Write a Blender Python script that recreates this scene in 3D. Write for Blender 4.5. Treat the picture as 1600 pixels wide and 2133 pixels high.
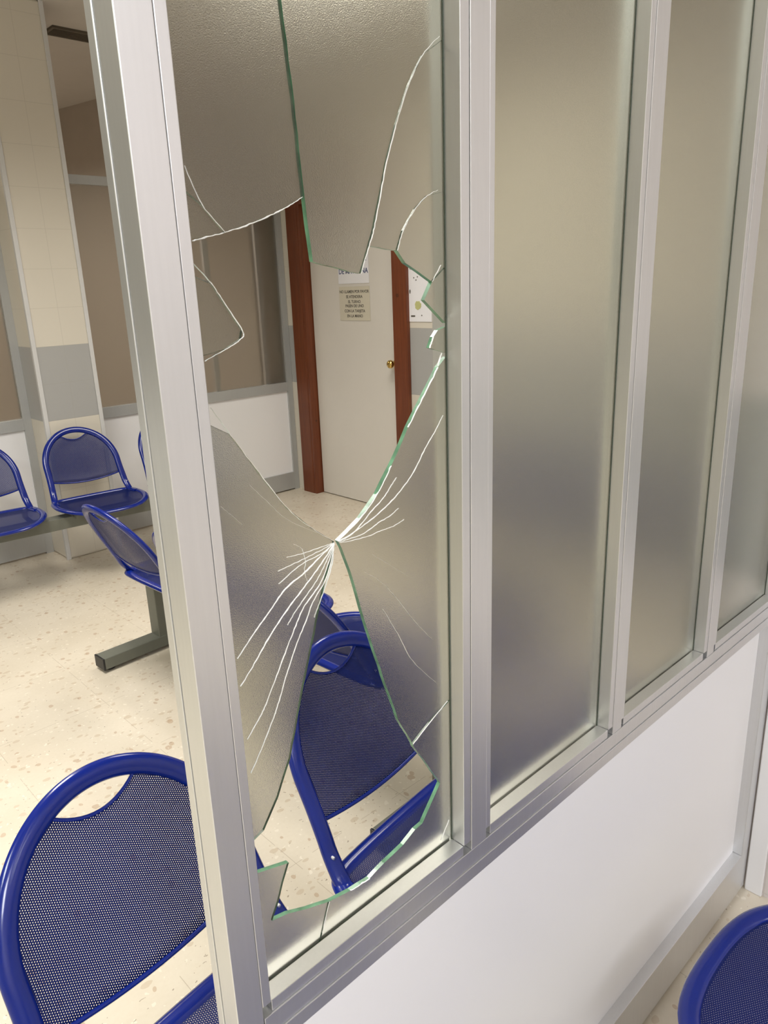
import bpy, bmesh, math, random
from mathutils import Vector, Matrix
random.seed(7)
for o in list(bpy.data.objects): bpy.data.objects.remove(o, do_unlink=True)
SC = bpy.context.scene
COL = SC.collection

# ------------------------------------------------------------------ camera
cam_d = bpy.data.cameras.new('camera')
cam = bpy.data.objects.new('camera', cam_d)
COL.objects.link(cam)
cam.matrix_world = Matrix(((0.7198761, 0.2271844, -0.6558701, 0.0),
                           (-0.6931790, 0.1865776, -0.6961980, 0.0),
                           (-0.0357947, 0.9558117, 0.2917922, 1.5),
                           (0, 0, 0, 1)))
cam_d.sensor_fit = 'HORIZONTAL'
cam_d.sensor_width = 36.0
cam_d.lens = 36.0 * 1548.85 / 1600.0
cam_d.clip_start = 0.02
SC.camera = cam

# ------------------------------------------------------------------ light and exposure
SC.view_settings.view_transform = 'Standard'
SC.view_settings.look = 'None'
SC.view_settings.gamma = 1.0
SC.view_settings.use_curve_mapping = False
SC.view_settings.exposure = 0.0
SC.cycles.use_denoising = True
SC.cycles.max_bounces = 14
SC.cycles.transparent_max_bounces = 24
SC.cycles.transmission_bounces = 12
SC.cycles.caustics_refractive = True
SC.cycles.blur_glossy = 0.0
SC.cycles.sample_clamp_indirect = 6.0

world = bpy.data.worlds.new('world')
SC.world = world
world.use_nodes = True
world.node_tree.nodes['Background'].inputs[0].default_value = (0.9, 0.92, 1.0, 1)
world.node_tree.nodes['Background'].inputs[1].default_value = 0.05

CEIL = 2.95
def lamp_or_fill(x, y, sx, sy, power, color=(1.0, 0.93, 0.82), spread=150):
    d = bpy.data.lights.new('lamp_or_fill', 'AREA')
    d.shape = 'RECTANGLE'; d.size = sx; d.size_y = sy
    d.energy = power; d.color = color; d.spread = math.radians(spread)
    o = bpy.data.objects.new('lamp_or_fill', d); COL.objects.link(o)
    o.location = (x, y, CEIL - 0.012)
    return o
# waiting room behind the partition
lamp_or_fill(0.45, 2.3, 0.6, 1.2, 47, (1.0, 0.955, 0.885), 140)
lamp_or_fill(2.35, 2.5, 0.6, 1.2, 27, (1.0, 0.95, 0.85), 140)
lamp_or_fill(-1.7, 0.9, 0.6, 1.2, 58, (0.93, 1.0, 0.90), 165)  # fill added from the left to brighten left-facing reveals and the end post
# the side the camera stands on
lamp_or_fill(-0.45, -1.7, 0.6, 1.2, 73, (0.95, 0.965, 1.0), 165)
lamp_or_fill(1.05, -2.2, 0.5, 0.9, 16, (0.95, 0.965, 1.0), 165)  # weak extra light added to put a glint on the broken pane
# corridor beyond the far screens
lamp_or_fill(1.2, 5.9, 0.6, 1.2, 42, (1.0, 0.93, 0.84))

# ------------------------------------------------------------------ materials
def new_mat(name):
    m = bpy.data.materials.new(name); m.use_nodes = True
    nt = m.node_tree
    return m, nt, nt.nodes['Principled BSDF'], nt.nodes['Material Output']
def ramp(nt, fac, stops):
    n = nt.nodes.new('ShaderNodeValToRGB')
    e = n.color_ramp.elements
    while len(e) < len(stops): e.new(0.5)
    for i, (p, c) in enumerate(stops):
        e[i].position = p; e[i].color = (*c, 1) if len(c) == 3 else c
    nt.links.new(fac, n.inputs[0]); return n
def noise(nt, vec, scale, detail=3, rough=0.5):
    n = nt.nodes.new('ShaderNodeTexNoise')
    n.inputs['Scale'].default_value = scale; n.inputs['Detail'].default_value = detail
    n.inputs['Roughness'].default_value = rough
    if vec is not None: nt.links.new(vec, n.inputs['Vector'])
    return n
def coords(nt, kind='Object'):
    return nt.nodes.new('ShaderNodeTexCoord').outputs[kind]
def bump(nt, height, strength, dist, bsdf):
    b = nt.nodes.new('ShaderNodeBump')
    b.inputs['Strength'].default_value = strength; b.inputs['Distance'].default_value = dist
    nt.links.new(height, b.inputs['Height']); nt.links.new(b.outputs[0], bsdf.inputs['Normal'])
    return b
def math_node(nt, op, a, b=None, c=None):
    n = nt.nodes.new('ShaderNodeMath'); n.operation = op
    for i, v in enumerate((a, b, c)):
        if v is None: continue
        if isinstance(v, (int, float)): n.inputs[i].default_value = v
        else: nt.links.new(v, n.inputs[i])
    return n.outputs[0]
def mix_rgb(nt, fac, a, b, mode='MIX'):
    n = nt.nodes.new('ShaderNodeMix'); n.data_type = 'RGBA'; n.blend_type = mode
    for i, v in ((0, fac), (6, a), (7, b)):
        if isinstance(v, (int, float)): n.inputs[i].default_value = v
        elif isinstance(v, tuple): n.inputs[i].default_value = (*v, 1)
        else: nt.links.new(v, n.inputs[i])
    return n.outputs[2]

def simple(name, col, rough=0.5, metal=0.0, var=0.04, scale=8.0, coat=0.0, bump_s=0.0, bump_scale=200, spec=0.5):
    m, nt, b, _ = new_mat(name)
    co = coords(nt)
    n = noise(nt, co, scale, 4)
    r = ramp(nt, n.outputs[0], [(0.3, tuple(c * (1 - var) for c in col)), (0.7, tuple(min(1, c * (1 + var)) for c in col))])
    nt.links.new(r.outputs[0], b.inputs['Base Color'])
    b.inputs['Roughness'].default_value = rough
    b.inputs['Metallic'].default_value = metal
    b.inputs['Coat Weight'].default_value = coat
    b.inputs['Specular IOR Level'].default_value = spec
    if bump_s:
        n2 = noise(nt, co, bump_scale, 3)
        bump(nt, n2.outputs[0], bump_s, 0.001, b)
    return m

def aluminium(name, col, metal, rough):
    m, nt, b, _ = new_mat(name)
    co = coords(nt)
    mp = nt.nodes.new('ShaderNodeMapping'); nt.links.new(co, mp.inputs[0])
    mp.inputs['Scale'].default_value = (60, 60, 3)
    n = noise(nt, mp.outputs[0], 4, 3)
    r = ramp(nt, n.outputs[0], [(0.3, tuple(c * 0.985 for c in col)), (0.7, tuple(min(1, c * 1.015) for c in col))])
    nt.links.new(r.outputs[0], b.inputs['Base Color'])
    b.inputs['Metallic'].default_value = metal; b.inputs['Roughness'].default_value = rough
    return m
M_ALU = aluminium('satin_aluminium', (0.70, 0.705, 0.715), 0.84, 0.36)
M_ALU_FAR = aluminium('grey_aluminium', (0.46, 0.47, 0.47), 0.4, 0.5)
M_GASKET = simple('dark_rubber_gasket', (0.05, 0.065, 0.045), 0.6)
M_LAM = simple('white_laminate', (0.84, 0.84, 0.865), 0.38, var=0.008, scale=2)
M_BLUE = simple('blue_enamel', (0.002, 0.014, 0.19), 0.20, var=0.03, coat=0.2, spec=0.4)
M_OLIVE = simple('olive_grey_enamel', (0.135, 0.14, 0.115), 0.45, var=0.05)
M_BLACK = simple('black_plastic', (0.012, 0.012, 0.013), 0.45)
M_BRASS = simple('polished_brass', (0.72, 0.50, 0.16), 0.16, metal=1.0)
M_DOOR = simple('white_door_paint', (0.66, 0.63, 0.585), 0.5, var=0.01)
M_CEIL = simple('ceiling_paint', (0.56, 0.52, 0.47), 0.9, var=0.02)
M_CORR = simple('tan_corridor_paint', (0.42, 0.36, 0.30), 0.8, var=0.03)
M_PAPER = simple('notice_paper', (0.60, 0.56, 0.46), 0.7, var=0.02)
M_PAPERW = simple('white_paper', (0.80, 0.80, 0.84), 0.6, var=0.01)
M_INK = simple('dark_ink', (0.10, 0.09, 0.075), 0.7)
M_INKB = simple('blue_black_ink', (0.07, 0.09, 0.2), 0.7)
M_YELLOW = simple('olive_yellow_print', (0.50, 0.50, 0.22), 0.6)
M_CHIP = simple('glass_fracture_white', (0.95, 0.97, 0.95), 0.5, var=0.02, scale=300)
M_VENT = simple('brown_vent_metal', (0.10, 0.08, 0.055), 0.6)
M_GUARD = simple('pale_grey_corner_guard', (0.60, 0.60, 0.60), 0.45, var=0.02)

def perforated():
    """blue enamelled sheet punched with a hexagonal grid of round holes (UV is in metres)"""
    m, nt, b, out = new_mat('perforated_blue_sheet')
    b.inputs['Base Color'].default_value = (0.004, 0.012, 0.105, 1)
    b.inputs['Roughness'].default_value = 0.4
    b.inputs['Specular IOR Level'].default_value = 0.22
    uv = nt.nodes.new('ShaderNodeUVMap'); uv.uv_map = 'sheet'
    s = nt.nodes.new('ShaderNodeSeparateXYZ'); nt.links.new(uv.outputs[0], s.inputs[0])
    P = 0.0038; Q = P * math.sqrt(3)
    def cell(off):
        ax = math_node(nt, 'MULTIPLY_ADD', s.outputs[1], 1 / P, 50 + off)
        ay = math_node(nt, 'MULTIPLY_ADD', s.outputs[0], 1 / Q, 50 + off)
        fx = math_node(nt, 'SUBTRACT', math_node(nt, 'FRACT', ax), 0.5)
        fy = math_node(nt, 'MULTIPLY', math_node(nt, 'SUBTRACT', math_node(nt, 'FRACT', ay), 0.5), math.sqrt(3))
        return math_node(nt, 'SQRT', math_node(nt, 'ADD', math_node(nt, 'MULTIPLY', fx, fx), math_node(nt, 'MULTIPLY', fy, fy)))
    d = math_node(nt, 'MINIMUM', cell(0), cell(0.5))
    hole = math_node(nt, 'LESS_THAN', d, 0.245)
    tr = nt.nodes.new('ShaderNodeBsdfTransparent')
    mx = nt.nodes.new('ShaderNodeMixShader')
    nt.links.new(hole, mx.inputs[0]); nt.links.new(b.outputs[0], mx.inputs[1]); nt.links.new(tr.outputs[0], mx.inputs[2])
    nt.links.new(mx.outputs[0], out.inputs[0])
    return m
M_PERF = perforated()

def terrazzo():
    m, nt, b, _ = new_mat('cream_terrazzo')
    co = coords(nt)
    base = noise(nt, co, 3.0, 5)
    col = ramp(nt, base.outputs[0], [(0.3, (0.60, 0.54, 0.44)), (0.7, (0.70, 0.64, 0.54))]).outputs[0]
    fine = noise(nt, co, 90, 3)
    col = mix_rgb(nt, math_node(nt, 'MULTIPLY', fine.outputs[0], 0.25), col, (0.50, 0.41, 0.30))
    def chips(scale, lo, hi, colour, amount, stretch=(1, 1, 1), rot=0.0):
        nonlocal col
        mp = nt.nodes.new('ShaderNodeMapping'); nt.links.new(co, mp.inputs[0])
        mp.inputs['Scale'].default_value = stretch; mp.inputs['Rotation'].default_value = (0, 0, rot)
        dn = noise(nt, mp.outputs[0], scale * 0.6, 2)
        add = nt.nodes.new('ShaderNodeVectorMath'); add.operation = 'MULTIPLY_ADD'
        nt.links.new(dn.outputs['Color'], add.inputs[0]); add.inputs[1].default_value = (0.03, 0.03, 0.03)
        nt.links.new(mp.outputs[0], add.inputs[2])
        v = nt.nodes.new('ShaderNodeTexVoronoi'); v.inputs['Scale'].default_value = scale
        nt.links.new(add.outputs[0], v.inputs['Vector'])
        sp = nt.nodes.new('ShaderNodeSeparateColor'); nt.links.new(v.outputs['Color'], sp.inputs[0])
        # chip radius differs from cell to cell
        rad = math_node(nt, 'MULTIPLY', math_node(nt, 'MAXIMUM', math_node(nt, 'SUBTRACT', sp.outputs[0], lo), 0), hi)
        mask = math_node(nt, 'MULTIPLY', math_node(nt, 'LESS_THAN', v.outputs['Distance'], rad), amount)
        col = mix_rgb(nt, mask, col, colour)
    chips(30, 0.5, 0.85, (0.44, 0.33, 0.22), 0.42, (1, 1.5, 1), 0.4)
    chips(24, 0.68, 1.1, (0.38, 0.24, 0.14), 0.5, (1.3, 1, 1), 1.1)
    chips(60, 0.45, 0.6, (0.74, 0.68, 0.58), 0.8)
    chips(75, 0.78, 1.2, (0.22, 0.17, 0.12), 0.7, (1, 1.6, 1), 2.2)
    # joints between 40 cm slabs
    s = nt.nodes.new('ShaderNodeSeparateXYZ'); nt.links.new(co, s.inputs[0])
    js = []
    for k, off in ((0, 0.14), (1, 0.2)):
        f = math_node(nt, 'FRACT', math_node(nt, 'MULTIPLY_ADD', s.outputs[k], 2.5, 20.5 - off * 2.5 + 0.0))
        js.append(math_node(nt, 'LESS_THAN', math_node(nt, 'ABSOLUTE', math_node(nt, 'SUBTRACT', f, 0.5)), 0.0022))
    j = math_node(nt, 'MAXIMUM', js[0], js[1])
    n = noise(nt, co, 14, 2)
    j = math_node(nt, 'MULTIPLY', j, math_node(nt, 'GREATER_THAN', n.outputs[0], 0.47))
    col = mix_rgb(nt, math_node(nt, 'MULTIPLY', j, 0.5), col, (0.30, 0.24, 0.17))
    nt.links.new(col, b.inputs['Base Color'])
    b.inputs['Roughness'].default_value = 0.32
    b.inputs['Specular IOR Level'].default_value = 0.4
    n3 = noise(nt, co, 40, 2); bump(nt, n3.outputs[0], 0.04, 0.002, b)
    return m
M_FLOOR = terrazzo()

def tiled(name, cream, grey, lo=0.828, hi=1.24):
    """glazed 20 cm wall tiles: cream, with a grey band two tiles high"""
    m, nt, b, _ = new_mat(name)
    co = coords(nt)
    s = nt.nodes.new('ShaderNodeSeparateXYZ'); nt.links.new(co, s.inputs[0])
    z = s.outputs[2]
    band = math_node(nt, 'MULTIPLY', math_node(nt, 'GREATER_THAN', z, lo), math_node(nt, 'LESS_THAN', z, hi))
    col = mix_rgb(nt, band, cream, grey)
    n = noise(nt, co, 3, 3)
    col = mix_rgb(nt, math_node(nt, 'MULTIPLY', n.outputs[0], 0.08), col, (0.5, 0.47, 0.42))
    j = []
    for src, off in ((z, 1.24), (s.outputs[0], 1.66), (s.outputs[1], 4.56)):
        f = math_node(nt, 'FRACT', math_node(nt, 'MULTIPLY_ADD', math_node(nt, 'SUBTRACT', src, off), 1 / 0.205, 40.5))
        j.append(math_node(nt, 'LESS_THAN', math_node(nt, 'ABSOLUTE', math_node(nt, 'SUBTRACT', f, 0.5)), 0.008))
    jj = math_node(nt, 'MAXIMUM', math_node(nt, 'MAXIMUM', j[0], j[1]), j[2])
    col = mix_rgb(nt, math_node(nt, 'MULTIPLY', jj, 0.22), col, (0.35, 0.33, 0.28))
    nt.links.new(col, b.inputs['Base Color'])
    b.inputs['Roughness'].default_value = 0.3
    inv = math_node(nt, 'SUBTRACT', 1.0, jj)
    bump(nt, inv, 0.25, 0.001, b)
    return m
M_TILE = tiled('glazed_wall_tiles', (0.66, 0.62, 0.54), (0.385, 0.385, 0.38))
M_TILE_NEAR = tiled('glazed_wall_tiles_pale', (0.72, 0.67, 0.66), (0.385, 0.385, 0.38))

def wood():
    m, nt, b, _ = new_mat('varnished_redwood')
    co = coords(nt)
    mp = nt.nodes.new('ShaderNodeMapping'); nt.links.new(co, mp.inputs[0]); mp.inputs['Scale'].default_value = (30, 30, 1.2)
    n = noise(nt, mp.outputs[0], 3, 6, 0.6)
    r = ramp(nt, n.outputs[0], [(0.25, (0.10, 0.024, 0.007)), (0.55, (0.155, 0.038, 0.011)), (0.8, (0.20, 0.055, 0.017))])
    v = nt.nodes.new('ShaderNodeTexVoronoi'); v.inputs['Scale'].default_value = 5; nt.links.new(co, v.inputs['Vector'])
    knot = math_node(nt, 'LESS_THAN', v.outputs['Distance'], 0.06)
    col = mix_rgb(nt, math_node(nt, 'MULTIPLY', knot, 0.6), r.outputs[0], (0.04, 0.012, 0.004))
    nt.links.new(col, b.inputs['Base Color']); b.inputs['Roughness'].default_value = 0.4
    return m
M_WOOD = wood()

def frosted(name, tint, rough, bump_s, scale, glints=False):
    m, nt, b, out = new_mat(name)
    b.inputs['Base Color'].default_value = (*tint, 1)
    b.inputs['Transmission Weight'].default_value = 1.0
    b.inputs['Roughness'].default_value = rough
    b.inputs['IOR'].default_value = 1.45
    co = coords(nt)
    n = noise(nt, co, scale, 2, 0.6)
    bump(nt, n.outputs[0], bump_s, 0.0003, b)
    return m
M_FROST = frosted('rolled_frosted_glass', (0.82, 0.83, 0.76), 0.20, 0.5, 1000)
M_FROST_FAR = frosted('far_frosted_glass', (0.75, 0.74, 0.70), 0.35, 0.2, 200)
M_EDGE = simple('green_glass_edge', (0.13, 0.28, 0.17), 0.2, var=0.35, scale=60)

# ------------------------------------------------------------------ mesh helpers
class MB:
    def __init__(s): s.v = []; s.f = []; s.mi = []; s.uv = []
    def box(s, x0, x1, y0, y1, z0, z1, mi=0, c=None):
        i = len(s.v)
        s.v += [(x0, y0, z0), (x1, y0, z0), (x1, y1, z0), (x0, y1, z0), (x0, y0, z1), (x1, y0, z1), (x1, y1, z1), (x0, y1, z1)]
        for q in ((0, 3, 2, 1), (4, 5, 6, 7), (0, 1, 5, 4), (1, 2, 6, 5), (2, 3, 7, 6), (3, 0, 4, 7)):
            s.f.append([i + k for k in q]); s.mi.append(mi)
        return s
    def tube(s, pts, r, n=10, closed=False, mi=0, cap=True, r2=None, ref=None):
        r2 = r if r2 is None else r2
        pts = [Vector(p) for p in pts]; N = len(pts); base = len(s.v)
        prev = None
        for k in range(N):
            a = pts[(k - 1) % N] if (closed or k > 0) else pts[k]
            b = pts[(k + 1) % N] if (closed or k < N - 1) else pts[k]
            t = (b - a).normalized()
            if prev is None:
                up = Vector((0, 0, 1)) if abs(t.z) < 0.9 else Vector((1, 0, 0))
                nrm = (up - t * up.dot(t)).normalized()
            else:
                nrm = (prev - t * prev.dot(t)).normalized()
            if ref is not None: nrm = (ref(k) - t * ref(k).dot(t)).normalized()
            prev = nrm; bi = t.cross(nrm)
            for j in range(n):
                an = 2 * math.pi * j / n
                s.v.append(tuple(pts[k] + nrm * (r * math.cos(an)) + bi * (r2 * math.sin(an))))
        for k in range(N if closed else N - 1):
            for j in range(n):
                a = base + k * n + j; b = base + k * n + (j + 1) % n
                c = base + ((k + 1) % N) * n + (j + 1) % n; d = base + ((k + 1) % N) * n + j
                s.f.append([a, b, c, d]); s.mi.append(mi)
        if cap and not closed:
            s.f.append([base + j for j in range(n)][::-1]); s.mi.append(mi)
            s.f.append([base + (N - 1) * n + j for j in range(n)]); s.mi.append(mi)
        return s
    def lathe(s, prof, axis='x', origin=(0, 0, 0), n=20):
        base = len(s.v)
        for (r, h) in prof:
            for j in range(n):
                a = 2 * math.pi * j / n
                c, d = r * math.cos(a), r * math.sin(a)
                p = {'x': (h, c, d), 'y': (c, h, d), 'z': (c, d, h)}[axis]
                s.v.append(tuple(p[i] + origin[i] for i in range(3)))
        for k in range(len(prof) - 1):
            for j in range(n):
                s.f.append([base + k * n + j, base + k * n + (j + 1) % n, base + (k + 1) * n + (j + 1) % n, base + (k + 1) * n + j]); s.mi.append(0)
        s.f.append([base + j for j in range(n)][::-1]); s.mi.append(0)
        s.f.append([base + (len(prof) - 1) * n + j for j in range(n)]); s.mi.append(0)
        return s
    def build(s, name, mats, parent=None, bevel=0.0, smooth=False, loc=None):
        me = bpy.data.meshes.new(name)
        me.from_pydata(s.v, [], s.f)
        mats = mats if isinstance(mats, (list, tuple)) else [mats]
        for m in mats: me.materials.append(m)
        for p, mi in zip(me.polygons, s.mi): p.material_index = mi; p.use_smooth = smooth
        bm = bmesh.new(); bm.from_mesh(me)
        bmesh.ops.recalc_face_normals(bm, faces=bm.faces)
        bm.to_mesh(me); bm.free()
        o = bpy.data.objects.new(name, me); COL.objects.link(o)
        if parent is not None: o.parent = parent
        if loc is not None: o.location = loc
        if bevel:
            b = o.modifiers.new('bevel', 'BEVEL'); b.width = bevel; b.segments = 2; b.limit_method = 'ANGLE'
        if smooth and bevel == 0:
            me.set_sharp_from_angle(angle=math.radians(50))
        return o
def thing(name, label, cat, loc=(0, 0, 0), rz=0.0, group=None):
    o = bpy.data.objects.new(name, None); COL.objects.link(o)
    o.location = loc; o.rotation_euler = (0, 0, rz); o.empty_display_size = 0.1
    return tag(o, label, cat, group)
def tag(o, label, cat, group=None):
    o['label'] = label; o['category'] = cat
    if group: o['group'] = group
    return o
def struct(o): o['kind'] = 'structure'; return o
def spline(pts, n=8, closed=False):
    out = []; N = len(pts); P = [Vector(p) for p in pts]
    for i in range(N if closed else N - 1):
        a = P[(i - 1) % N] if (closed or i > 0) else P[i]
        b = P[i]; c = P[(i + 1) % N]
        d = P[(i + 2) % N] if (closed or i + 2 < N) else c
        for k in range(n):
            t = k / n
            out.append(0.5 * ((2 * b) + (c - a) * t + (2 * a - 5 * b + 4 * c - d) * t * t + (3 * b - a - 3 * c + d) * t ** 3))
    if not closed: out.append(P[-1])
    return out

# ------------------------------------------------------------------ room shell
def slab(name, x0, x1, y0, y1, z0, z1, mat, parent=None, bevel=0.0):
    o = MB().box(x0, x1, y0, y1, z0, z1).build(name, mat, parent, bevel)
    return struct(o) if parent is None else o
slab('floor', -3.0, 3.7, -3.0, 7.1, -0.08, 0.0, M_FLOOR)
slab('ceiling', -3.0, 3.7, -3.0, 7.1, CEIL, CEIL + 0.08, M_CEIL)
slab('wall_left', -3.0, -2.9, -3.0, 7.1, 0.0, CEIL, M_TILE)
slab('wall_rear', -2.9, 1.69, -3.0, -2.9, 0.0, CEIL, M_TILE_NEAR)
slab('wall_right', 1.69, 3.4, -3.0, 0.66, 0.0, CEIL, M_TILE_NEAR)
slab('wall_corridor', -2.9, 3.7, 7.0, 7.1, 0.0, CEIL, M_CORR)
w = MB()                                              # slanted side wall of the corridor
w.v = [(3.19, 4.66, 0), (2.70, 7.0, 0), (3.4, 7.0, 0), (3.4, 4.66, 0)]; w.v += [(x, y, CEIL) for x, y, _ in w.v]
w.f = [[0, 1, 2, 3], [7, 6, 5, 4], [0, 4, 5, 1], [1, 5, 6, 2], [2, 6, 7, 3], [3, 7, 4, 0]]; w.mi = [0] * 6
struct(w.build('wall_corridor_side', M_CORR))
# wall with the door: four pieces of one wall around the opening
w = MB()
w.box(3.40, 3.70, 0.66, 3.40, 0, CEIL).box(3.40, 3.70, 4.36, 7.0, 0, CEIL).box(3.40, 3.70, 3.40, 4.36, 2.09, CEIL).box(3.52, 3.70, 3.40, 4.36, 0, 2.09)
struct(w.build('wall_far_right', M_TILE))
# tiled pillar between the two far screens
slab('wall_pillar', 1.49, 1.82, 4.34, 4.66, 0.0, CEIL, M_TILE, bevel=0.012)
g = MB()
g.box(1.486, 1.508, 4.334, 4.339, 0.0, CEIL).box(1.484, 1.4885, 4.334, 4.356, 0.0, CEIL)
struct(g.build('trim_1', M_GUARD, bevel=0.002))
g = MB(); g.box(1.802, 1.824, 4.334, 4.339, 0.0, CEIL).box(1.8215, 1.826, 4.334, 4.356, 0.0, CEIL)
struct(g.build('trim_2', M_GUARD, bevel=0.002))
# corner guard where the screen meets the near wall
slab('trim_3', 1.681, 1.689, 0.462, 0.503, 0.0, CEIL, M_LAM, bevel=0.003)

# ------------------------------------------------------------------ door
door = struct(MB().box(3.44, 3.485, 3.442, 4.312, 0.006, 2.035).build('door_1', M_DOOR, bevel=0.002))
fr = MB()
fr.box(3.375, 3.52, 4.318, 4.352, 0, 2.075)
fr.box(3.372, 3.398, 4.345, 4.470, 0, 2.17)
fr.box(3.375, 3.52, 3.408, 3.436, 0, 2.075)
fr.box(3.372, 3.398, 3.310, 3.415, 0, 2.17)
fr.box(3.375, 3.52, 3.436, 4.318, 2.045, 2.075)
fr.box(3.372, 3.398, 3.415, 4.345, 2.06, 2.17)
fr.build('door_frame', M_WOOD, door, bevel=0.002)
MB().lathe([(0.0215, 0.0), (0.0215, -0.006), (0.009, -0.008), (0.009, -0.028), (0.021, -0.034), (0.027, -0.045), (0.026, -0.058), (0.016, -0.067), (0.002, -0.069)], 'x', (3.44, 3.487, 1.01)).build('door_knob', M_BRASS, door, smooth=True)

def text_on_wall(body, size, loc, mat, parent, name='printed_text'):
    """flat lettering on a wall that faces -X"""
    cu = bpy.data.curves.new(name, 'FONT'); cu.body = body; cu.size = size
    cu.align_x = 'CENTER'; cu.align_y = 'CENTER'; cu.space_line = 1.25; cu.extrude = 0.0002; cu.offset = size * 0.02
    tmp = bpy.data.objects.new('tmp', cu); COL.objects.link(tmp)
    bpy.context.view_layer.update()
    me = bpy.data.meshes.new_from_object(tmp.evaluated_get(bpy.context.evaluated_depsgraph_get()))
    bpy.data.objects.remove(tmp, do_unlink=True); bpy.data.curves.remove(cu)
    me.materials.clear(); me.materials.append(mat); me.name = name
    o = bpy.data.objects.new(name, me); COL.objects.link(o)
    o.rotation_euler = (math.radians(90), 0, math.radians(-90)); o.location = loc
    o.parent = parent
    return o
# landscape notice on the door
n1 = thing('paper_notice', 'beige paper notice with two short blocks of dark text taped to the white door', 'notice', (3.4385, 3.861, 1.388))
MB().box(-0.001, 0.0, -0.152, 0.152, -0.110, 0.110).build('sheet', M_PAPER, n1)
text_on_wall('NO LLAMEN POR FAVOR\nSE ATENDERA\nEL TURNO', 0.026, (-0.0014, 0, 0.044), M_INK, n1)
text_on_wall('PASEN DE UNO\nCON LA TARJETA\nEN LA MANO', 0.026, (-0.0014, 0, -0.048), M_INK, n1)
n2 = thing('paper_notice', 'white paper notice with bold heading above the beige one on the door', 'notice', (3.4385, 3.861, 1.622))
MB().box(-0.001, 0.0, -0.152, 0.152, -0.105, 0.105).build('sheet', M_PAPERW, n2)
text_on_wall('CONSULTA', 0.05, (-0.0014, 0, 0.05), M_INKB, n2)
text_on_wall('DE MATRONA', 0.045, (-0.0014, 0, -0.028), M_INKB, n2)
# poster on the wall right of the door
n3 = thing('wall_poster', 'white poster with yellow blob and black bar on the wall beside the door', 'poster', (3.3988, 3.235, 1.49))
MB().box(-0.003, 0.0, -0.11, 0.075, -0.212, 0.212).build('sheet', M_PAPERW, n3)
MB().box(-0.0045, -0.003, 0.026, 0.060, -0.183, -0.174).build('black_bar', M_INK, n3, bevel=0.0004)
def blob(cy, cz, ry, rz, name, mat, wob=0.15, seed=1):
    rnd = random.Random(seed); b = MB(); n = 22; vs = []
    for k in range(n):
        a = 2 * math.pi * k / n; q = 1 + wob * (rnd.random() - 0.5) * 2
        vs.append((cy + ry * q * math.cos(a), cz + rz * q * math.sin(a)))
    for x in (-0.0042, -0.003): b.v += [(x, y, z) for y, z in vs]
    b.f = [list(range(n)), list(range(n, 2 * n))[::-1]] + [[k, (k + 1) % n, n + (k + 1) % n, n + k] for k in range(n)]
    b.mi = [0] * len(b.f)
    return b.build(name, mat, n3)
blob(0.0, -0.115, 0.026, 0.026, 'yellow_print', M_YELLOW, 0.12, 3)
blob(0.070 - 0.005, -0.034, 0.005, 0.012, 'printed_mark', M_INK, 0.1, 4)
for k, (yy, zz) in enumerate(((0.03, 0.045), (0.012, 0.032), (0.0, 0.05), (-0.03, -0.175))):
    blob(yy, zz, 0.004, 0.004, 'printed_mark', M_INK, 0.1, 5 + k)
ring = [(-0.0035, 0.045 + 0.02 * math.cos(a), 0.105 + 0.012 * math.sin(a) + 0.003 * math.sin(3 * a)) for a in [2 * math.pi * k / 30 for k in range(30)]]
MB().tube(ring, 0.0009, 6, True).build('printed_outline', M_INK, n3)

# ------------------------------------------------------------------ ceiling vent
v = thing('ceiling_vent', 'small brown slatted vent in the ceiling near the tiled pillar', 'vent', (2.22, 4.74, CEIL))
f = MB()
f.box(-0.22, 0.22, -0.075, -0.06, -0.012, 0).box(-0.22, 0.22, 0.06, 0.075, -0.012, 0).box(-0.22, -0.205, -0.06, 0.06, -0.012, 0).box(0.205, 0.22, -0.06, 0.06, -0.012, 0)
f.build('vent_frame', M_VENT, v)
s = MB()
for k in range(6): s.box(-0.205, 0.205, -0.056 + k * 0.02, -0.050 + k * 0.02, -0.012, -0.002)
s.build('slats', M_VENT, v)

# ------------------------------------------------------------------ glazed screens
def mullion_or_streak_post(x0, x1, y0, y1, z0, z1, parent, name='mullion_or_streak_post', mat=None):
    """upright with a glazing bead clipped on each side, hairline joints between"""
    w = x1 - x0; b = MB()
    b.box(x0, x0 + 0.25 * w, y0 + 0.0008, y1, z0, z1)
    b.box(x0 + 0.25 * w + 0.0007, x1 - 0.17 * w - 0.0005, y0, y1, z0 - 0.014, z1)
    b.box(x1 - 0.17 * w, x1, y0 + 0.0008, y1, z0, z1)
    return b.build(name, mat or M_ALU, parent, bevel=0.0007)

scr = thing('glazed_partition', 'near aluminium partition with tall frosted panes above a white panel, first pane smashed', 'partition', (0, 0, 0))
Y0, Y1 = 0.505, 0.546
b = MB()                                              # free end post
b.box(0.257, 0.2852, Y0, 0.532, 0, CEIL)
b.box(0.2595, 0.2852, 0.532, 0.535, 0, CEIL)
b.box(0.257, 0.2852, 0.535, Y1, 0, CEIL)
b.box(0.2859, 0.2962, Y0 + 0.0008, 0.5262, 0.817, CEIL)
b.box(0.2859, 0.2962, 0.533, Y1, 0.80, CEIL)
b.build('end_post', M_ALU, scr, bevel=0.0008)
MULL = [(0.5940, 0.6470), (0.9440, 0.9920), (1.2870, 1.3400)]
for x0, x1 in MULL: mullion_or_streak_post(x0, x1, Y0, Y1, 0.8175, CEIL, scr)
b = MB().box(1.6400, 1.6805, Y0, Y1, 0.1263, CEIL)
b.build('wall_post', M_ALU, scr, bevel=0.0008)
PAN = [(0.2962, 0.5940), (0.6470, 0.9440), (0.9920, 1.2870), (1.3400, 1.6400)]
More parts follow.
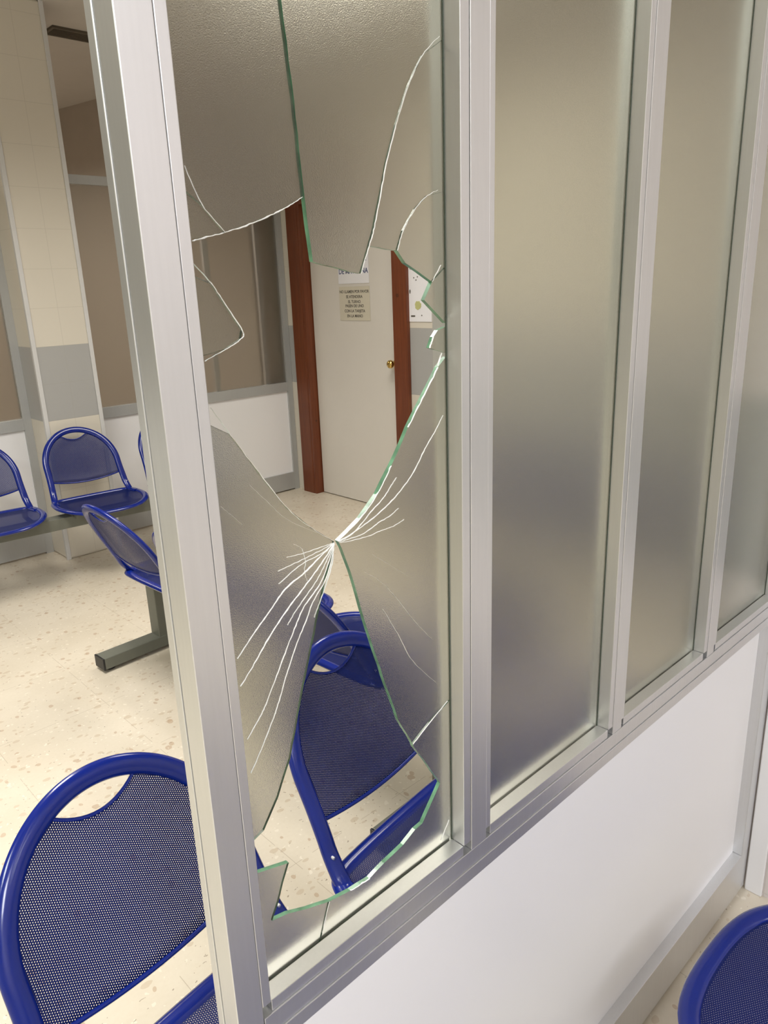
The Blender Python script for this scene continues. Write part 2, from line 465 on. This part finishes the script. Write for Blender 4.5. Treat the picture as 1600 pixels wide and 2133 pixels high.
for x0, x1 in PAN:                                    # clip-on sill bead of each pane
    MB().box(x0 + 0.0005, x1 - 0.0005, Y0 + 0.0016, 0.5262, 0.8035, 0.8175).box(x0 + 0.0005, x1 - 0.0005, 0.533, Y1, 0.8035, 0.8175).build('sill_bead', M_ALU, scr, bevel=0.0006)
b = MB()
b.box(0.2862, 1.6395, Y0, Y1, 0.7785, 0.8028)
b.box(0.2862, 1.6395, Y0 - 0.0015, Y1, 0.7590, 0.7778)
b.build('middle_rail', M_ALU, scr, bevel=0.0006)
MB().box(0.2862, 1.6395, 0.527, 0.541, 0.10, 0.762).build('lower_panel', M_LAM, scr)
MB().box(0.2862, 1.6800, Y0 + 0.0003, Y1, 0.012, 0.1260).build('bottom_rail', M_ALU, scr, bevel=0.0008)
g = MB()
for x0, x1 in PAN:
    g.box(x1 - 0.0014, x1 + 0.0005, 0.5255, 0.5268, 0.8165, CEIL)
g.build('glazing_gasket', M_GASKET, scr)
for i, (x0, x1) in enumerate(PAN):
    if i == 0: continue
    MB().box(x0 - 0.004, x1 + 0.004, 0.527, 0.532, 0.812, CEIL - 0.002).build('frosted_pane', M_FROST, scr)

# ------------------------------------------------------------------ the broken pane
SHARDS = {
    'S1': [(0.284,2.2),(0.3947,2.2),(0.4067,1.7123),(0.4131,1.6437),(0.4166,1.5836),(0.4172,1.5726),(0.401,1.5645),(0.3859,1.5582),(0.3619,1.5499),(0.339,1.5434),(0.3202,1.563),(0.284,1.5887)],
    'S1b': [(0.284,1.5887),(0.3202,1.563),(0.339,1.5434),(0.3215,1.5397),(0.284,1.5368)],
    'S2': [(0.3967,2.2),(0.598,2.2),(0.598,1.7189),(0.5662,1.6996),(0.5463,1.6716),(0.5294,1.6383),(0.5157,1.6055),(0.505,1.5727),(0.4965,1.5479),(0.4903,1.5347),(0.4788,1.5107),(0.4494,1.5164),(0.4238,1.5214),(0.422,1.5388),(0.4196,1.5653),(0.4181,1.5837),(0.4145,1.6439),(0.4081,1.7126)],
    'S3': [(0.4903,1.5347),(0.4965,1.5479),(0.505,1.5727),(0.5157,1.6055),(0.5294,1.6383),(0.5463,1.6716),(0.5662,1.6996),(0.598,1.7189),(0.598,1.5866),(0.5693,1.5806),(0.5522,1.5684),(0.5351,1.5487),(0.5266,1.5307)],
    'S4': [(0.5266,1.5307),(0.5351,1.5487),(0.5522,1.5684),(0.5693,1.5806),(0.598,1.5866),(0.598,1.5172),(0.5742,1.5013),(0.5537,1.5117),(0.5372,1.5194)],
    'S5': [(0.5742,1.5013),(0.598,1.5172),(0.598,1.4572),(0.5625,1.4842)],
    'S6': [(0.598,1.4572),(0.598,1.429),(0.5689,1.4369),(0.575,1.4474),(0.5817,1.4537)],
    'S7': [(0.598,1.429),(0.5809,1.4163),(0.5755,1.4095),(0.5567,1.387),(0.5345,1.3605),(0.5256,1.347),(0.5089,1.3252),(0.4875,1.2996),(0.4636,1.2802),(0.4338,1.2646),(0.4381,1.256),(0.4476,1.2291),(0.4554,1.2006),(0.4663,1.1593),(0.478,1.1214),(0.4903,1.0816),(0.5067,1.032),(0.5285,0.9899),(0.5576,1.0048),(0.598,1.0195)],
    'S8': [(0.598,1.0195),(0.5576,1.0048),(0.5285,0.9899),(0.5299,0.9853),(0.5519,0.9503),(0.5742,0.9117),(0.5589,0.8931),(0.5412,0.872),(0.5285,0.8706),(0.5075,0.8614),(0.4754,0.8559),(0.4522,0.8496),(0.423,0.8528),(0.3926,0.859),(0.3752,0.811),(0.598,0.811)],
    'S9': [(0.3926,0.859),(0.363,0.8706),(0.3387,0.8819),(0.3192,0.8869),(0.3285,0.9034),(0.3364,0.9233),(0.3454,0.9418),(0.284,0.9616),(0.284,0.811),(0.3752,0.811)],
    'S10': [(0.284,1.4115),(0.3257,1.3866),(0.3505,1.3491),(0.3778,1.3103),(0.4034,1.2855),(0.4289,1.2654),(0.427,1.2551),(0.4169,1.2333),(0.4055,1.2018),(0.3899,1.1563),(0.3741,1.1103),(0.3578,1.0588),(0.34,1.0242),(0.3202,0.9967),(0.284,0.9836)],
    'S11': [(0.284,1.521),(0.3217,1.5061),(0.3328,1.4895),(0.3463,1.469),(0.3442,1.4623),(0.3289,1.4552),(0.284,1.4479)],
}
CRACKS = {
    'S1': [(1.0,[(0.309,1.5887),(0.3202,1.563),(0.339,1.5434)]),(1.5,[(0.339,1.5434),(0.3619,1.5499),(0.3859,1.5582),(0.401,1.5645),(0.4167,1.5722)])],
    'S1b': [(1.5,[(0.3092,1.5368),(0.3215,1.5397),(0.339,1.5434)])],
    'S2': [(1.0,[(0.5895,1.7189),(0.5662,1.6996),(0.5463,1.6716),(0.5294,1.6383)]),(1.7,[(0.5294,1.6383),(0.5157,1.6055),(0.505,1.5727),(0.4965,1.5479),(0.4903,1.5347),(0.4788,1.5107)])],
    'S3': [(1.1,[(0.5266,1.5307),(0.5351,1.5487),(0.5522,1.5684),(0.5693,1.5806),(0.5846,1.5866)])],
    'S4': [(1.0,[(0.5874,1.5172),(0.5742,1.5013)])],
    'S6': [(1.1,[(0.5689,1.4369),(0.575,1.4474)]),(1.1,[(0.5871,1.4305),(0.5809,1.4178)])],
    'S7': [(1.6,[(0.4338,1.2646),(0.4532,1.2674),(0.478,1.2833),(0.4952,1.2934),(0.5065,1.3036),(0.5158,1.3117)]),(1.9,[(0.4338,1.2646),(0.4494,1.2669),(0.4776,1.2753),(0.5015,1.2853),(0.5215,1.2968),(0.5421,1.3137),(0.5588,1.3338),(0.5741,1.3492),(0.5874,1.3652)]),(1.3,[(0.4349,1.2638),(0.4448,1.2631),(0.4671,1.2638),(0.4879,1.2697),(0.5051,1.2732),(0.5172,1.2786)]),(1.0,[(0.4349,1.2628),(0.4465,1.2607),(0.4727,1.2593),(0.4894,1.2606),(0.5087,1.2609),(0.5244,1.2643)]),(1.6,[(0.4338,1.2646),(0.4636,1.2802),(0.4875,1.2996),(0.5089,1.3252)]),(0.35,[(0.4781,1.2382),(0.527,1.2003)]),(0.35,[(0.4666,1.2223),(0.4952,1.198),(0.5384,1.1413),(0.5628,1.1122)]),(0.45,[(0.4892,1.1743),(0.5104,1.137),(0.5322,1.0957),(0.5688,1.0536)]),(1.0,[(0.5809,1.4163),(0.5755,1.4095),(0.5567,1.387),(0.5345,1.3605)]),(1.4,[(0.5285,0.9899),(0.5576,1.0048),(0.5894,1.0195)])],
    'S8': [(1.0,[(0.5893,0.8482),(0.5734,0.8272)]),(0.8,[(0.4522,0.8496),(0.423,0.8528)])],
    'S9': [(0.5,[(0.3926,0.859),(0.3799,0.8256)])],
    'S10': [(0.9,[(0.3096,1.4115),(0.3257,1.3866),(0.3505,1.3491),(0.3778,1.3103),(0.4034,1.2855),(0.4289,1.2654)]),(1.0,[(0.4289,1.2644),(0.4187,1.2643),(0.3914,1.2641),(0.3721,1.2653)]),(1.1,[(0.4289,1.2644),(0.4167,1.2619),(0.3892,1.2581),(0.3614,1.2549)]),(1.2,[(0.4288,1.264),(0.414,1.2578),(0.3888,1.2539),(0.3608,1.2429)]),(2.2,[(0.4288,1.264),(0.4102,1.2545),(0.3915,1.2449),(0.3677,1.2354),(0.3495,1.2204),(0.3318,1.2062),(0.3103,1.1868)]),(2.2,[(0.4288,1.2635),(0.4159,1.2514),(0.3977,1.2367),(0.3788,1.2227),(0.3602,1.2081),(0.3417,1.1905),(0.3251,1.1727),(0.3107,1.1587)]),(1.1,[(0.4288,1.2635),(0.4194,1.2504),(0.405,1.233),(0.3875,1.2183),(0.3758,1.2085),(0.3671,1.1992)]),(1.7,[(0.4288,1.263),(0.4216,1.2482),(0.4081,1.2275),(0.3887,1.212),(0.3783,1.1982),(0.3638,1.1756),(0.35,1.153),(0.3356,1.1293),(0.3258,1.1175),(0.312,1.1031)]),(1.5,[(0.4287,1.2625),(0.424,1.2476),(0.4141,1.2286),(0.398,1.2119),(0.3891,1.1964),(0.3745,1.1745),(0.3615,1.1497),(0.3489,1.1233),(0.3415,1.1101),(0.3232,1.0819),(0.3119,1.0668)]),(0.9,[(0.4281,1.2617),(0.4249,1.2438),(0.4157,1.2252),(0.4047,1.2066),(0.3985,1.1961)]),(0.35,[(0.3398,1.3407),(0.3577,1.3203),(0.3769,1.3),(0.4087,1.2794)]),(0.4,[(0.3098,1.3283),(0.3181,1.3192),(0.3289,1.3079)]),(0.6,[(0.3812,1.2754),(0.3886,1.2706),(0.3914,1.2641),(0.3929,1.2551),(0.391,1.246),(0.3935,1.2355)])],
    'S11': [(1.1,[(0.3077,1.521),(0.3217,1.5061),(0.3328,1.4895),(0.3463,1.469),(0.3442,1.4623),(0.3289,1.4552),(0.3092,1.4479)])],
}

bp = thing('broken_glass_pane', 'smashed frosted pane with a jagged hole and white cracks in the near partition', 'glass pane', (0, 0, 0))
GY0, GY1 = 0.527, 0.532
def shard_mesh(poly):
    b = MB(); n = len(poly)
    area = sum(poly[i][0] * poly[(i + 1) % n][1] - poly[(i + 1) % n][0] * poly[i][1] for i in range(n))
    if area < 0: poly = poly[::-1]
    # subdivide long edges with a little conchoidal jitter
    rnd = random.Random(int(poly[0][0] * 1e4)); P = []
    for i in range(n):
        a, c = poly[i], poly[(i + 1) % n]
        L = math.hypot(c[0] - a[0], c[1] - a[1]); P.append(a)
        inner = all(0.286 < q[0] < 0.5965 and 0.813 < q[1] < 2.19 for q in (a, c))
        k = int(L / 0.012)
        if inner and k > 1:
            nx, nz = -(c[1] - a[1]) / L, (c[0] - a[0]) / L
            for j in range(1, k):
                t = j / k; d = rnd.uniform(-0.00045, 0.00045)
                P.append((a[0] + (c[0] - a[0]) * t + nx * d, a[1] + (c[1] - a[1]) * t + nz * d))
    n = len(P)
    b.v = [(x, GY0, z) for x, z in P] + [(x, GY1, z) for x, z in P]
    b.f = [list(range(n)), list(range(n, 2 * n))[::-1]]; b.mi = [0, 0]
    for i in range(n):
        b.f.append([i, n + i, n + (i + 1) % n, (i + 1) % n]); b.mi.append(1)
    return b
def crack_mesh(lines, seed):
    """raised slivers of fractured glass along each crack, width in millimetres"""
    rnd = random.Random(seed); b = MB()
    for w, pts in lines:
        P = spline([(x, 0, z) for x, z in pts], 7) if len(pts) > 2 else [Vector((pts[0][0] + (pts[1][0] - pts[0][0]) * k / 8, 0, pts[0][1] + (pts[1][1] - pts[0][1]) * k / 8)) for k in range(9)]
        N = len(P); base = len(b.v)
        for k in range(N):
            a = P[max(0, k - 1)]; c = P[min(N - 1, k + 1)]; t = (c - a)
            t = t.normalized() if t.length > 0 else Vector((1, 0, 0))
            nx, nz = -t.z, t.x
            u = k / (N - 1)
            hw = 0.0005 * w * 0.80 * (0.35 + 0.65 * math.sin(math.pi * min(1, u * 0.9 + 0.1)) ** 0.6) * rnd.uniform(0.6, 1.25)
            jx = rnd.uniform(-0.0003, 0.0003)
            x, z = P[k].x + nx * jx, P[k].z + nz * jx
            b.v += [(x - nx * hw, GY0 - 0.0001, z - nz * hw), (x, GY0 - 0.0007 - 0.0004 * rnd.random(), z), (x + nx * hw, GY0 - 0.0001, z + nz * hw), (x, GY0 + 0.0012, z)]
        for k in range(N - 1):
            for j in range(4):
                i0 = base + 4 * k + j; i1 = base + 4 * k + (j + 1) % 4
                b.f.append([i0, i1, i1 + 4, i0 + 4]); b.mi.append(0)
        b.f.append([base, base + 1, base + 2, base + 3]); b.mi.append(0)
        e = base + 4 * (N - 1); b.f.append([e + 3, e + 2, e + 1, e]); b.mi.append(0)
    return b
for i, (k, poly) in enumerate(SHARDS.items()):
    so = shard_mesh(poly).build('glass_shard', [M_FROST, M_EDGE], bp)
    for q, line in enumerate(CRACKS.get(k, [])): crack_mesh([line], i * 20 + q).build('crack', M_CHIP, so)

# ------------------------------------------------------------------ beam seating
HW1, HW, V1, V2, HN, REC, ZB = 0.205, 0.195, 0.184, 0.395, 1.98, 0.475, 0.430
def back_pt(u, v, off=0.0):
    """point of the reclined back plane; the seat looks towards -Y, the back leans to +Y"""
    dish = 0.016 * (1 - (u / 0.2) ** 2) * min(1, max(0, v / 0.12))
    d = off + dish
    return Vector((u, v * math.sin(REC) + d * math.cos(REC), ZB + v * math.cos(REC) - d * math.sin(REC)))
def hoop_uv():
    L = [(-(HW1 + (HW - HW1) * math.sin(a * math.pi / 2)), V1 * a) for a in [0.22, 0.4, 0.6, 0.8]]
    T = []
    for k in range(41):
        a = math.pi * (1 - k / 40)
        T.append((HW * math.copysign(abs(math.cos(a)) ** (2 / HN), math.cos(a)), V1 + (V2 - V1) * abs(math.sin(a)) ** (2 / HN)))
    return L + T + [(-x, y) for x, y in L[::-1]]
def hoop_top(u):
    return V1 + (V2 - V1) * (max(0, 1 - (abs(u) / HW) ** HN)) ** (1 / HN)
def rim_z(y): return 0.424 - 0.012 * max(0, (-y / SD[0] - 0.23) / 0.12) ** 2
SD = [1.0]
def seat_outline():
    half = [(0.0, -0.355), (0.08, -0.350), (0.140, -0.330), (0.188, -0.285), (0.218, -0.22), (0.230, -0.15), (0.228, -0.08), (0.217, -0.028), (0.192, 0.002), (0.13, 0.010), (0.0, 0.012)]
    pts = half + [(-x, y) for x, y in half[-2:0:-1]]
    return [(p.x, p.y * (SD[0] if p.y < 0 else 1)) for p in spline([(x, y, 0) for x, y in pts], 5, True)]
def sheet_mesh(grid, uvs, th=0.0010):
    """thin sheet from a grid of points, with thickness; the UV layer is in metres"""
    R, Cn = len(grid), len(grid[0])
    me = bpy.data.meshes.new('sheet')
    v = []; nr = []
    for i in range(R):
        for j in range(Cn):
            du = grid[i][min(Cn - 1, j + 1)] - grid[i][max(0, j - 1)]
            dv = grid[min(R - 1, i + 1)][j] - grid[max(0, i - 1)][j]
            n = du.cross(dv); n = n.normalized() if n.length > 1e-9 else Vector((0, 0, 1))
            nr.append(n); v.append(grid[i][j])
    K = R * Cn
    V = [p + n * (th / 2) for p, n in zip(v, nr)] + [p - n * (th / 2) for p, n in zip(v, nr)]
    f = [[i * Cn + j, i * Cn + j + 1, (i + 1) * Cn + j + 1, (i + 1) * Cn + j] for i in range(R - 1) for j in range(Cn - 1)]
    f += [[k + K for k in q[::-1]] for q in f]
    ring = [j for j in range(Cn)] + [i * Cn + Cn - 1 for i in range(1, R)] + [(R - 1) * Cn + j for j in range(Cn - 2, -1, -1)] + [i * Cn for i in range(R - 2, 0, -1)]
    f += [[ring[k], ring[k] + K, ring[(k + 1) % len(ring)] + K, ring[(k + 1) % len(ring)]] for k in range(len(ring))]
    me.from_pydata([tuple(p) for p in V], [], f)
    ul = me.uv_layers.new(name='sheet')
    flat = [uvs[i][j] for i in range(R) for j in range(Cn)] * 2
    for lp in me.loops: ul.data[lp.index].uv = flat[lp.vertex_index]
    for p in me.polygons: p.use_smooth = True
    me.materials.append(M_PERF)
    return me
def build_back_mesh():
    C = 49; R = 13; g = []; uv = []
    for i in range(R):
        row = []; ru = []
        for j in range(C):
            u = -0.192 + 0.384 * j / (C - 1)
            vb = 0.107 - 0.022 * (1 - (u / 0.192) ** 2)
            vt = hoop_top(u) - 0.006
            if abs(u) < 0.078: vt = min(vt, 0.338 + 0.034 * (u / 0.078) ** 2)
            v = vb + (vt - vb) * i / (R - 1)
            row.append(back_pt(u, v)); ru.append((u, v))
        g.append(row); uv.append(ru)
    return sheet_mesh(g, uv)
def build_seat_mesh():
    """dished pan inside the rim, as strips across the seat"""
    out = seat_outline(); half = sorted([(y, x) for x, y in out if x >= -1e-6])
    def width(y):
        best = 0
        for k in range(len(out)):
            (x0, y0), (x1, y1) = out[k], out[(k + 1) % len(out)]
            if (y0 - y) * (y1 - y) <= 0 and y0 != y1:
                best = max(best, abs(x0 + (x1 - x0) * (y - y0) / (y1 - y0)))
        return best
    R = 31; C = 25; g = []; uv = []
    for i in range(R):
        s = i / (R - 1); y = -0.3535 * SD[0] + (0.3535 * SD[0] + 0.013) * (0.5 - 0.5 * math.cos(math.pi * s))
        w = max(0.004, width(y) - 0.002); row = []; ru = []
        for j in range(C):
            x = w * (-1 + 2 * j / (C - 1))
            e = min(1, (1 - abs(x) / w) * 4) * min(1, (y + 0.355 * SD[0]) * 12) * min(1, (0.016 - y) * 14)
            row.append(Vector((x, y, rim_z(y) + 0.004 - 0.012 * max(0, e)))); ru.append((x, y))
        g.append(row); uv.append(ru)
    return sheet_mesh(g, uv)
def build_chair_frame():
    b = MB()
    hv = hoop_uv()
    low = [(-0.222, -0.085, 0.424), (-0.214, -0.045, 0.424), (-0.209, -0.018, 0.426)]
    path = [Vector(p) for p in low] + [back_pt(u, v) for u, v in hv] + [Vector((-p[0], p[1], p[2])) for p in low[::-1]]
    path = spline(path, 3)
    pn = Vector((0, -math.cos(REC), math.sin(REC)))
    b.tube(path, 0.0105, 16, r2=0.0175, ref=lambda k: pn.lerp(Vector((0, 0, 1)), 1 - min(1, max(0, (path[k].z - 0.425) / 0.05))))
    rim = [Vector((x, y, rim_z(y))) for x, y in seat_outline()]
    b.tube(rim, 0.0095, 12, closed=True, r2=0.0168, ref=lambda k: Vector((0, 0, 1)))
    # rolled edges of the back sheet
    b.tube([back_pt(-0.193 + 0.386 * k / 24, 0.106 - 0.022 * (1 - ((-0.193 + 0.386 * k / 24) / 0.193) ** 2)) for k in range(25)], 0.0042, 8)
    b.tube([back_pt(-0.079 + 0.158 * k / 16, 0.338 + 0.034 * ((-0.079 + 0.158 * k / 16) / 0.079) ** 2) for k in range(17)], 0.0032, 8)
    return b.build('chair_frame', M_BLUE, None, smooth=True)
ME_BACK = build_back_mesh(); ME_BACK.name = 'backrest'
ME = {}
for key, sd in (('full', 1.0), ('short', 0.82)):
    SD[0] = sd
    ms = build_seat_mesh(); ms.name = 'seat_pan'
    cf = build_chair_frame(); mf = cf.data; bpy.data.objects.remove(cf)
    ME[key] = (mf, ms)
SD[0] = 1.0
def keep(mb, name, mat, bevel=0):
    o = mb.build(name, mat, None); me = o.data; bpy.data.objects.remove(o); return me
ME_BR = [keep(MB().box(sx * 0.17 - 0.012, sx * 0.17 + 0.012, -0.25, -0.028, 0.384, 0.391).box(sx * 0.17 - 0.012, sx * 0.17 + 0.012, -0.056, -0.028, 0.389, 0.416).box(sx * 0.17 - 0.012, sx * 0.17 + 0.012, -0.27, -0.24, 0.384, 0.416), 'seat_bracket', M_OLIVE) for sx in (-1, 1)]
ME_GLARE = []  # tiny metal studs added to imitate white glare dots on the frame
for sx in (-1, 1):
    q = back_pt(sx * 0.206, 0.045)
    ME_GLARE.append(keep(MB().lathe([(0.0032, 0.006), (0.0032, -0.0015), (0.0015, -0.0025)], 'y', (q.x, q.y - 0.0135, q.z), 10), 'glare_dot', M_ALU))

def bench(label, loc, rz, xs, legs, x0, x1, foot=(-0.44, 0.13), kind='full', group=None):
    """beam seat: the beam runs along local X under the seats, which look towards local -Y"""
    t = thing('beam_bench', label, 'bench', loc, rz)
    MB().box(x0, x1, -0.195, -0.115, 0.322, 0.384).build('beam', M_OLIVE, t, bevel=0.003)
    for s, xx in ((-1, x0), (1, x1)):
        MB().box(min(xx, xx + s * 0.006), max(xx, xx + s * 0.006), -0.196, -0.114, 0.321, 0.385).build('beam_cap', M_BLACK, t, bevel=0.002)
    for lx in legs:
        lg = MB().box(lx - 0.035, lx + 0.035, -0.182, -0.128, 0.064, 0.323).build('leg', M_OLIVE, t, bevel=0.003)
        ft = MB().box(lx - 0.037, lx + 0.037, foot[0], foot[1], 0.016, 0.066).build('foot', M_OLIVE, lg, bevel=0.003)
        for e, sg in ((foot[0], -1), (foot[1], 1)):
            c = MB().box(lx - 0.038, lx + 0.038, min(e, e + sg * 0.008), max(e, e + sg * 0.008), 0.014, 0.067)
            c.lathe([(0.018, 0.0), (0.022, 0.004), (0.022, 0.014), (0.012, 0.02)], 'z', (lx, e - sg * 0.035, 0.0), 16)
            c.build('end_cap', M_BLACK, lg, bevel=0.002)
    for cx in xs:
        def put(me, nm, par):
            o = bpy.data.objects.new(nm, me); COL.objects.link(o); o.parent = par; return o
        fr_ = put(ME[kind][0], 'chair_frame', t); fr_.location = (cx, 0, 0)
        put(ME_BACK, 'backrest', fr_); put(ME[kind][1], 'seat_pan', fr_)
        for m in ME_BR: put(m, 'seat_bracket', fr_)
        for m in ME_GLARE: put(m, 'glare_dot', fr_)
    return t
bench('blue perforated chairs on a beam, backs nearest the camera, seen through the hole', (0.36, 0.872, 0), 0.12, (0.0, 0.552, 1.104), (0.27, 1.30), -0.24, 1.34, (-0.29, 0.10), 'short')
bench('blue chairs seen side-on in mid floor, grey foot sticking out left of the end post', (1.187, 2.575, 0), 1.625, (0.0, -0.495, -0.99), (0.29, -1.315), -1.36, 0.36)
bench('blue chairs on a beam facing the room in front of the tiled pillar', (1.59, 4.08, 0), -0.078, (-0.545, 0.0, 0.545), (-0.80, 0.80), -0.86, 0.86, (-0.40, 0.12))
bench('blue chair seat in the bottom right corner, on the camera side of the partition', (1.035, -0.012, 0), math.pi, (0.0, 0.55), (-0.12, 0.67), -0.22, 0.78, (-0.33, 0.16))
bench('dark blurred row of chairs behind the second pane, against the wall with the door', (3.02, 2.05, 0), -math.pi / 2, (-0.55, 0.0, 0.55), (-0.80, 0.80), -0.86, 0.86)

# ------------------------------------------------------------------ far screens
def far_screen(label, x0, x1, streak_xs, y=4.56, rails=(0.764, 0.83, 2.12, 2.17)):
    t = thing('glazed_partition', label, 'partition', (0, 0, 0))
    b = 0.045
    MB().box(x0, x0 + b, y, y + 0.04, 0, CEIL).build('end_post', M_ALU_FAR, t, bevel=0.001)
    MB().box(x1 - b, x1, y, y + 0.04, 0, CEIL).build('end_post', M_ALU_FAR, t, bevel=0.001)
    xa, xb = x0 + b, x1 - b
    MB().box(xa, xb, y, y + 0.04, rails[0], rails[1]).build('middle_rail', M_ALU_FAR, t, bevel=0.001)
    MB().box(xa, xb, y, y + 0.04, rails[2], rails[3]).build('top_rail', M_ALU_FAR, t, bevel=0.001)
    MB().box(xa, xb, y, y + 0.04, 0.01, 0.14).build('bottom_rail', M_ALU_FAR, t, bevel=0.001)
    MB().box(xa, xb, y + 0.015, y + 0.028, 0.13, rails[0] + 0.005).build('lower_panel', M_LAM, t)
    edges = [xa]
    for m in streak_xs:  # bright posts added behind the pane to stand in for streaks of reflected light
        MB().box(m - 0.02, m + 0.02, y + 0.030, y + 0.055, rails[1], CEIL).build('mullion_or_streak_post', M_ALU, t, bevel=0.001)
    MB().box(xa - 0.003, xb + 0.003, y + 0.018, y + 0.024, rails[1] - 0.003, rails[2] + 0.003).build('frosted_pane', M_FROST_FAR, t)
    return t
far_screen('far grey framed partition left of the tiled pillar, dark frosted glass over white panel', -2.9, 1.49, (-0.6, 0.4))
far_screen('far grey framed partition between the tiled pillar and the door, frosted glass over white panel', 1.826, 3.398, (2.78, 3.20))
